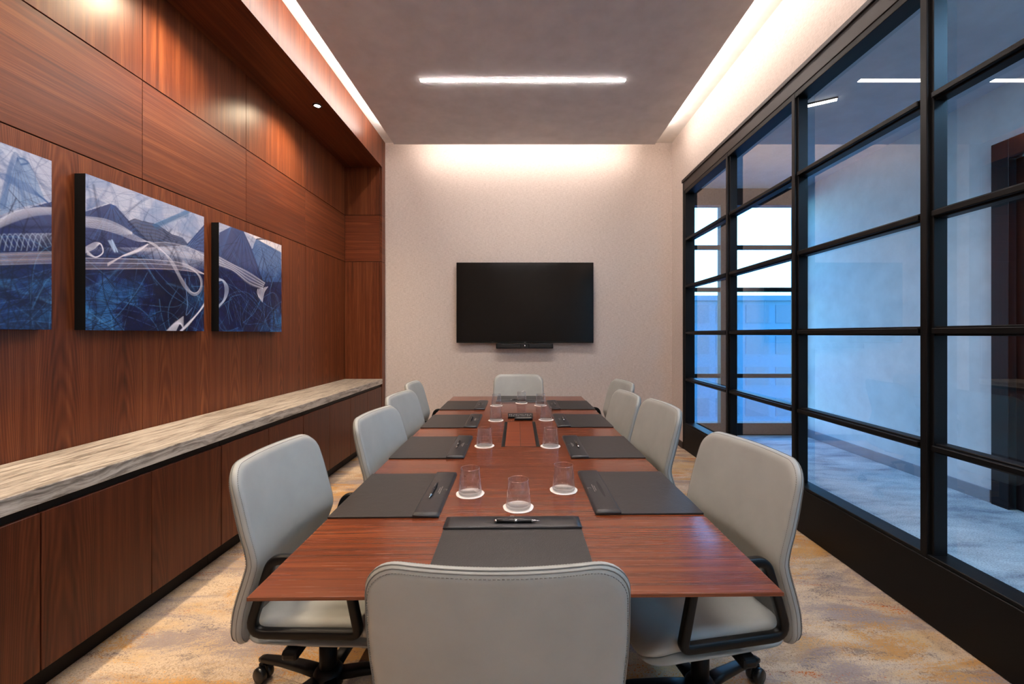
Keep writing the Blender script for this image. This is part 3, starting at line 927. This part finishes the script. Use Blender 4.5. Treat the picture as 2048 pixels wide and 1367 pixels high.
    # panel one: bright band
    for k_ in range(10):
        stroke(L1([(-200, 700+k_*5), (-40, 640+k_*5), (90, 578+k_*6), (200, 556+k_*5), (310, 556+k_*4)]), .0026, wf, .46-.03*k_)
    for k_ in range(9):
        stroke(L1([(-220, 830+k_*7), (0, 816+k_*8), (310, 806+k_*8)]), .0022, pk if k_ % 2 else wf, .66 if k_ in (1, 5) else .36)
    for k_ in range(9):
        stroke(L1([(k_*32-40, 800), (k_*32-10, 705), (k_*32+45, 780)]), .0018, S3(190, 206, 226), .4)
    for k_ in range(6):
        stroke(L1([(30-k_*8, 560), (70, 330-k_*14), (120, 275), (160, 300), (120, 310)]), .003, S3(70, 104, 150), .5)
    for k_ in range(6):
        stroke(L1([(0, 355+k_*6), (150, 420+k_*8), (240, 500), (270, 525)]), .003, S3(60, 98, 150), .5)
    # brushed canvas grain
    g = 1+.05*np.sin(Z*900+np.sin(Y*40)*2)+rng.normal(0, .03, n)
    return np.clip(C*g[..., None], 0, 1)**1.25*1.08

def canvas(label, y0, y1):
    z0, z1 = 1.3505, 2.1135
    xf, xb = -2.135, XL+.001
    t = thing('canvas_art', label, 'painting', (xb, (y0+y1)/2, (z0+z1)/2), 0, 'three blue abstract canvases')
    w, h = (y1-y0)/2, (z1-z0)/2
    d = xf-xb
    MB().box(0, d-.001, -w, w, -h, h, 'canvas_edge').build('stretcher_box', t)
    ny, nz = 300, 300
    ys = np.linspace(-w, w, ny); zs = np.linspace(-h, h, nz)
    Yg, Zg = np.meshgrid(ys, zs)
    vs = np.stack([np.full(Yg.shape, d), Yg, Zg], -1).reshape(-1, 3)
    idx = np.arange(ny*nz).reshape(nz, ny)
    fs = np.stack([idx[:-1, :-1], idx[:-1, 1:], idx[1:, 1:], idx[1:, :-1]], -1).reshape(-1, 4)
    me = bpy.data.meshes.new('painted_front')
    me.vertices.add(len(vs)); me.vertices.foreach_set('co', vs.ravel().astype(np.float32))
    me.loops.add(fs.size); me.loops.foreach_set('vertex_index', fs.ravel().astype(np.int32))
    me.polygons.add(len(fs)); me.polygons.foreach_set('loop_start', np.arange(0, fs.size, 4, dtype=np.int32))
    me.update(calc_edges=True)
    at = me.color_attributes.new('pigment', 'FLOAT_COLOR', 'POINT')
    c = art_colors(Yg+(y0+y1)/2, Zg+(z0+z1)/2).reshape(-1, 3)
    at.data.foreach_set('color', np.concatenate([c, np.ones((len(c), 1))], 1).ravel().astype(np.float32))
    me.materials.append(MATS['canvas_paint'])
    o = bpy.data.objects.new('painted_front', me); COL.objects.link(o); o.parent = t
canvas('blue and white abstract canvas cut off by the edge of the picture', 1.134, 1.889)
rng = np.random.default_rng(11)
canvas('blue abstract canvas with a white arc, the middle of three', 2.035, 2.790)
rng = np.random.default_rng(11)
canvas('blue abstract canvas with a short white ribbon, closest to the television wall', 2.927, 3.683)

# ------------------------------------------------------------------ chairs
def cub(xs, ys):
    xs, ys = np.array(xs), np.array(ys)
    d = np.gradient(ys, xs)
    def f(x):
        x = min(max(x, xs[0]), xs[-1])
        i = min(max(int(np.searchsorted(xs, x))-1, 0), len(xs)-2)
        h = xs[i+1]-xs[i]; t_ = (x-xs[i])/h
        return ((2*t_**3-3*t_**2+1)*ys[i]+(t_**3-2*t_**2+t_)*h*d[i]+(-2*t_**3+3*t_**2)*ys[i+1]+(t_**3-t_**2)*h*d[i+1])
    return f
ZB0, ZB1 = .362, .933
prof_y = cub([.36, .42, .48, .54, .60, .64, .68, .72, .80, .88, .95], [-.166, -.170, -.162, -.144, -.123, -.112, -.117, -.128, -.149, -.170, -.189])
half_w = cub([.37, .45, .55, .65, .75, .85, .95], [.226, .232, .240, .246, .248, .244, .236])
def back_outline(s, npt=112, inset=0.0):
    zc, hz = (ZB0+ZB1)/2, (ZB1-ZB0)/2-inset
    pts = []
    r = rrect(2, 2*hz, .075, 7)      # x in units handled below
    # build in metres with half-width .24 then rescale by half_w(z)
    base = rrect(.48-2*inset, 2*hz, .066, 8)
    # resample straight runs
    P = [Vector(p) for p in base]; out = []
    for a, b in zip(P, P[1:]+P[:1]):
        L = (b-a).length; k = max(1, int(L/.016))
        for q in range(k): out.append(a.lerp(b, q/k))
    for p in out:
        z = zc+p.y*s
        x = p.x*s*half_w(z)/.24
        pts.append((x, z))
    return pts
def back_y(x, z):
    w = half_w(z)
    return prof_y(z)-.036*(1-(x/w)**2)
TH = .046
def make_back():
    m = MB()
    rings = [1-.5*.046/.24*(1-math.cos(a))*.9 for a in np.linspace(0, PI/2, 7)]
    rings = rings+[.82, .7, .55, .4, .25, .1]
    n = len(back_outline(1))
    vs, fs = [], []
    edge = rings[6]
    for side in (1, -1):
        b0 = len(vs)
        for s in rings:
            if s >= edge:
                q = (1-s)/(1-edge); e = math.sqrt(max(0, 1-(1-q)**2))
            else:
                e = 1
            puff = 1.0+ (.18*(1-(s/edge)**2) if s < edge else 0)
            for x, z in back_outline(s):
                th = TH*(1-.25*max(0, (z-.8)/.15))
                vs.append((x, back_y(x, z)+side*th/2*e*puff, z))
        c = len(vs); zc = (ZB0+ZB1)/2
        vs.append((0, back_y(0, zc)+side*TH/2*1.18, zc))
        for i in range(len(rings)-1):
            for k in range(n):
                k2 = (k+1) % n
                fs.append((b0+i*n+k, b0+i*n+k2, b0+(i+1)*n+k2, b0+(i+1)*n+k))
        i = len(rings)-1
        for k in range(n):
            fs.append((b0+i*n+k, b0+i*n+(k+1) % n, c))
    m.add(vs, fs, 'grey_leather', True)
    # weld the two rims
    o = m.build('backrest', fix=False)
    bm = bmesh.new(); bm.from_mesh(o.data)
    bmesh.ops.remove_doubles(bm, verts=bm.verts, dist=1e-5)
    bmesh.ops.recalc_face_normals(bm, faces=bm.faces)
    bm.to_mesh(o.data); bm.free()
    return o
def back_loop(s, side, off):
    pts = []
    for x, z in back_outline(s):
        th = TH*(1-.25*max(0, (z-.8)/.15))
        pts.append((x, back_y(x, z)+side*(th/2+off), z))
    return pts

def slab(outline, zt, zb, mat, name, edge_r, nr=6):
    """soft cushion: outline points (x, y), zt/zb functions"""
    m = MB(); vs, fs = [], []
    n = len(outline)
    cx = sum(p[0] for p in outline)/n; cy = sum(p[1] for p in outline)/n
    rings = [1-edge_r*(1-math.cos(a)) for a in np.linspace(0, PI/2, nr)]+[.7, .5, .3, .12]
    ed = rings[nr-1]
    for side in (0, 1):
        b0 = len(vs)
        for s in rings:
            e = math.sqrt(max(0, 1-(1-(1-s)/(1-ed))**2)) if s >= ed else 1
            for x, y in outline:
                X, Y = cx+(x-cx)*s, cy+(y-cy)*s
                t_, b_ = zt(X, Y), zb(X, Y); md = (t_+b_)/2
                vs.append((X, Y, md+((t_ if side == 0 else b_)-md)*e))
        c = len(vs); vs.append((cx, cy, zt(cx, cy) if side == 0 else zb(cx, cy)))
        for i in range(len(rings)-1):
            for k in range(n):
                fs.append((b0+i*n+k, b0+i*n+(k+1) % n, b0+(i+1)*n+(k+1) % n, b0+(i+1)*n+k))
        i = len(rings)-1
        for k in range(n):
            fs.append((b0+i*n+k, b0+i*n+(k+1) % n, c))
    m.add(vs, fs, mat, True)
    o = m.build(name, fix=False)
    bm = bmesh.new(); bm.from_mesh(o.data)
    bmesh.ops.remove_doubles(bm, verts=bm.verts, dist=1e-5)
    bmesh.ops.recalc_face_normals(bm, faces=bm.faces)
    bm.to_mesh(o.data); bm.free()
    return o
def resample(P, step):
    P = [Vector(p) for p in P]; out = []
    for a, b in zip(P, P[1:]+P[:1]):
        k = max(1, int((b-a).length/step))
        for q in range(k): out.append(tuple(a.lerp(b, q/k)))
    return out

def round_path(P, rs, n=6):
    """closed 3-D polygon with rounded corners"""
    P = [Vector(p) for p in P]; out = []
    for i in range(len(P)):
        a, b, c = P[i-1], P[i], P[(i+1) % len(P)]
        r = rs[i] if isinstance(rs, (list, tuple)) else rs
        u, v = (a-b).normalized(), (c-b).normalized()
        ang = u.angle(v); d = r/math.tan(ang/2)
        p0, p1 = b+u*d, b+v*d
        for q in range(n+1):
            t_ = q/n
            out.append(p0*(1-t_)**2+b*2*t_*(1-t_)+p1*t_**2)
    return out

ch0 = thing('office_chair', '', 'chair', (0, 0, 0), 0, 'grey leather swivel chairs around the table')
bk = make_back(); bk.parent = ch0
# two seams with stitches run round the rim, on the back and on the front
MB().tube(back_loop(.982, -1, -.0065), .0013, 'seam_dark', 6, True, (0, 1, 0)).build('seam', bk)
MB().tube(back_loop(.9985, 1, -.0235), .0012, 'seam_dark', 6, True, (0, 1, 0)).build('seam', bk)
for side in (-1, 1):
    sm = MB()
    L = [Vector(p) for p in back_loop(.962 if side < 0 else .985, side, -.0016 if side < 0 else -.0075)]
    dense = []
    for a, b in zip(L, L[1:]+L[:1]):
        k = max(1, round((b-a).length/.0064))
        for q in range(k):
            p0 = a.lerp(b, q/k); p1 = a.lerp(b, (q+.6)/k)
            sm.tube([p0, p1], .0008, 'seam_dark', 4, False, (0, 1, 0))
    sm.build('stitching', bk)
# crease across the waist
cr = [(x, back_y(x, .655)-TH/2*1.10+.0005, .655) for x in np.linspace(-.232, .232, 25)]
so = resample(rrect(.462, .470, .075, 7), .02)
so = [(x*(1-.06*max(0, (-(y)))/.225), y+.080) for x, y in so]
zt = lambda x, y: .462-.012*(1-(x/.23)**2)*1-.05*max(0, (y-.20)/.113)**2+.010*(abs(x)/.23)**4
zb = lambda x, y: .405-.030*max(0, (y-.20)/.113)**2
s1 = slab(so, zt, zb, 'grey_leather', 'seat', .16); s1.parent = ch0
zt2 = lambda x, y: .410-.030*max(0, (y-.20)/.113)**2
zb2 = lambda x, y: .372-.018*max(0, (y-.20)/.113)**2+.016*(abs(x)/.23)**4
s2 = slab([(x*1.04, y-.012) for x, y in so], zt2, zb2, 'grey_leather_shell', 'seat_shell', .16); s2.parent = ch0
for s in (-1, 1):
    x = s*.243
    loop = round_path([(x, -.122, .440), (x, .212, .440), (x, .166, .662), (x, -.050, .662)], [.040, .018, .030, .040], 6)
    MB().sweep(loop, rrect(.028, .026, .008, 3), 'black_plastic', True, (1, 0, 0)).build('armrest', ch0)
MB().box(-.09, .09, -.10, .13, .330, .385, 'black_plastic', .018, 3).box(-.255, .255, -.02, .03, .362, .392, 'black_plastic', .010, 2)\
    .sweep([(0, -.08, .36), (0, -.16, .37), (0, -.19, .43), (0, -.185, .52)], rrect(.07, .018, .006, 2), 'black_plastic', up=(1, 0, 0)).build('tilt_mechanism', ch0)
MB().lathe([(.0005, .340), (.024, .340), (.024, .235), (.030, .233), (.030, .11), (.0005, .11)], 24, 'black_metal').build('gas_column', ch0)
MB().lathe([(.0005, .150), (.036, .150), (.050, .130), (.050, .085), (.040, .070), (.0005, .070)], 28, 'black_plastic').build('base_hub', ch0)
def make_leg(i):
    a = 2*PI*i/5
    m = MB().sweep([(.03, 0, .115), (.11, 0, .112), (.22, 0, .101), (.318, 0, .084), (.336, 0, .080)], rrect(.042, .029, .010, 3), 'black_plastic', scales=[1.15, 1.05, .88, .72, .6])
    m.xf(Matrix.Rotation(a, 4, 'Z'))
    lg = m.build('base_leg', ch0)
    c = MB()
    for sx in (-1, 1):
        k = len(c.v)
        c.lathe([(.0005, -.0120), (.024, -.0120), (.0285, -.007), (.0285, .007), (.024, .0120), (.0005, .0120)], 22, 'caster_black')
        c.xf(Matrix.Translation((.326, sx*.0145, .0290)) @ Matrix.Rotation(PI/2, 4, 'X'), k)
    k = len(c.v)
    c.box(.306, .346, -.006, .006, .030, .062, 'black_plastic', .003, 1)
    c.lathe([(.0055, 0), (.0055, .03)], 10, 'black_metal', (.324, 0, .055))
    c.xf(Matrix.Rotation(a, 4, 'Z'))
    c.build('caster', lg)
for i in range(5): make_leg(i)

# x, y of the back's top centre, facing, lift, base turn, label
def L(x, y, rot, lift, turn, lab): return (x, y, -PI/2+math.radians(rot), lift, turn, lab)
def R(x, y, rot, lift, turn, lab): return (x, y, PI/2+math.radians(rot), lift, turn, lab)
chairs = [
    L(-.897, 1.495, -1, -.004, 159, 'grey leather swivel chair along the wood-wall side, farthest from the television'),
    L(-.775, 2.165, -6, -.002, 140, 'grey leather swivel chair along the wood-wall side, third from the television'),
    L(-.833, 2.790, -6, .004, 110, 'grey leather swivel chair along the wood-wall side, second from the television'),
    L(-.912, 3.40, 2, .004, 150, 'grey leather swivel chair along the wood-wall side, closest to the television'),
    R(.806, 1.475, 10, .012, 30, 'grey leather swivel chair along the glass-wall side, farthest from the television'),
    R(.756, 2.250, 5, .026, 50, 'grey leather swivel chair along the glass-wall side, third from the television'),
    R(.718, 2.845, 6, .000, 20, 'grey leather swivel chair along the glass-wall side, second from the television'),
    R(.845, 3.50, 8, .006, 60, 'grey leather swivel chair along the glass-wall side, closest to the television'),
    (-.047, .735, 0, -.004, 90, 'grey leather swivel chair seen from behind at the table end'),
    (-.050, 4.160, PI, -.002, 20, 'grey leather swivel chair at the table end below the television'),
]
BT = -.20
for i, (x, y, rz, lift, turn, lab) in enumerate(chairs):
    c = ch0 if i == 0 else copy_tree(ch0)
    off = Matrix.Rotation(rz, 3, 'Z') @ Vector((0, -BT, 0))
    c.location = (x+off.x, y+off.y, 0)
    c.rotation_euler = (0, 0, rz)
    c['label'] = lab
    for k in c.children:
        n_ = k.name.split('.')[0]
        if n_ in ('base_leg', 'base_hub'):
            k.rotation_euler = (0, 0, math.radians(turn)-rz)
        elif n_ != 'gas_column':
            k.location.z = lift
        else:
            k.location.z = lift*.5

# ------------------------------------------------------------------ sky, camera, settings
w = bpy.data.worlds.new('sky'); scene.world = w
w.use_nodes = True
nt = w.node_tree; nt.nodes.clear()
bg = nt.nodes.new('ShaderNodeBackground'); wo = nt.nodes.new('ShaderNodeOutputWorld')
tc = nt.nodes.new('ShaderNodeTexCoord'); sp = nt.nodes.new('ShaderNodeSeparateXYZ'); rp = nt.nodes.new('ShaderNodeValToRGB')
nt.links.new(tc.outputs['Generated'], sp.inputs[0]); nt.links.new(sp.outputs[2], rp.inputs[0])
rp.color_ramp.elements[0].position = 0; rp.color_ramp.elements[0].color = (.28, .74, 1.0, 1)
rp.color_ramp.elements[1].position = .5; rp.color_ramp.elements[1].color = (.10, .38, 1.0, 1)
nt.links.new(rp.outputs[0], bg.inputs[0]); bg.inputs[1].default_value = 8.0
nt.links.new(bg.outputs[0], wo.inputs[0])
def portal(loc, rot, sx, sy):
    l = bpy.data.lights.new('sky_portal', 'AREA'); l.shape = 'RECTANGLE'; l.size = sx; l.size_y = sy
    l.cycles.is_portal = True
    o = bpy.data.objects.new('sky_portal', l); COL.objects.link(o); o.location = loc; o.rotation_euler = rot
portal((2.85, KY+.13, 1.65), (-PI/2, 0, 0), 1.7, 3.2)

cam = bpy.data.cameras.new('camera')
cam.sensor_fit = 'HORIZONTAL'; cam.sensor_width = 36.0
cam.lens = F/2048*36
cam.shift_x = -(CX-1024)/2048
cam.shift_y = -(683.5-CY)/2048
cam.clip_start = .02; cam.clip_end = 400
co = bpy.data.objects.new('camera', cam); COL.objects.link(co)
co.location = (0, 0, H); co.rotation_euler = (PI/2, 0, 0)
scene.camera = co
vs_ = scene.view_settings
vs_.view_transform = 'Standard'; vs_.look = 'None'; vs_.gamma = 1; vs_.exposure = 0.27
vs_.use_curve_mapping = False
scene.cycles.max_bounces = 10
scene.cycles.diffuse_bounces = 5
scene.cycles.glossy_bounces = 5
scene.cycles.transparent_max_bounces = 24
scene.cycles.caustics_reflective = False
scene.cycles.caustics_refractive = False
scene.cycles.sample_clamp_indirect = 6.0
scene.cycles.use_denoising = True
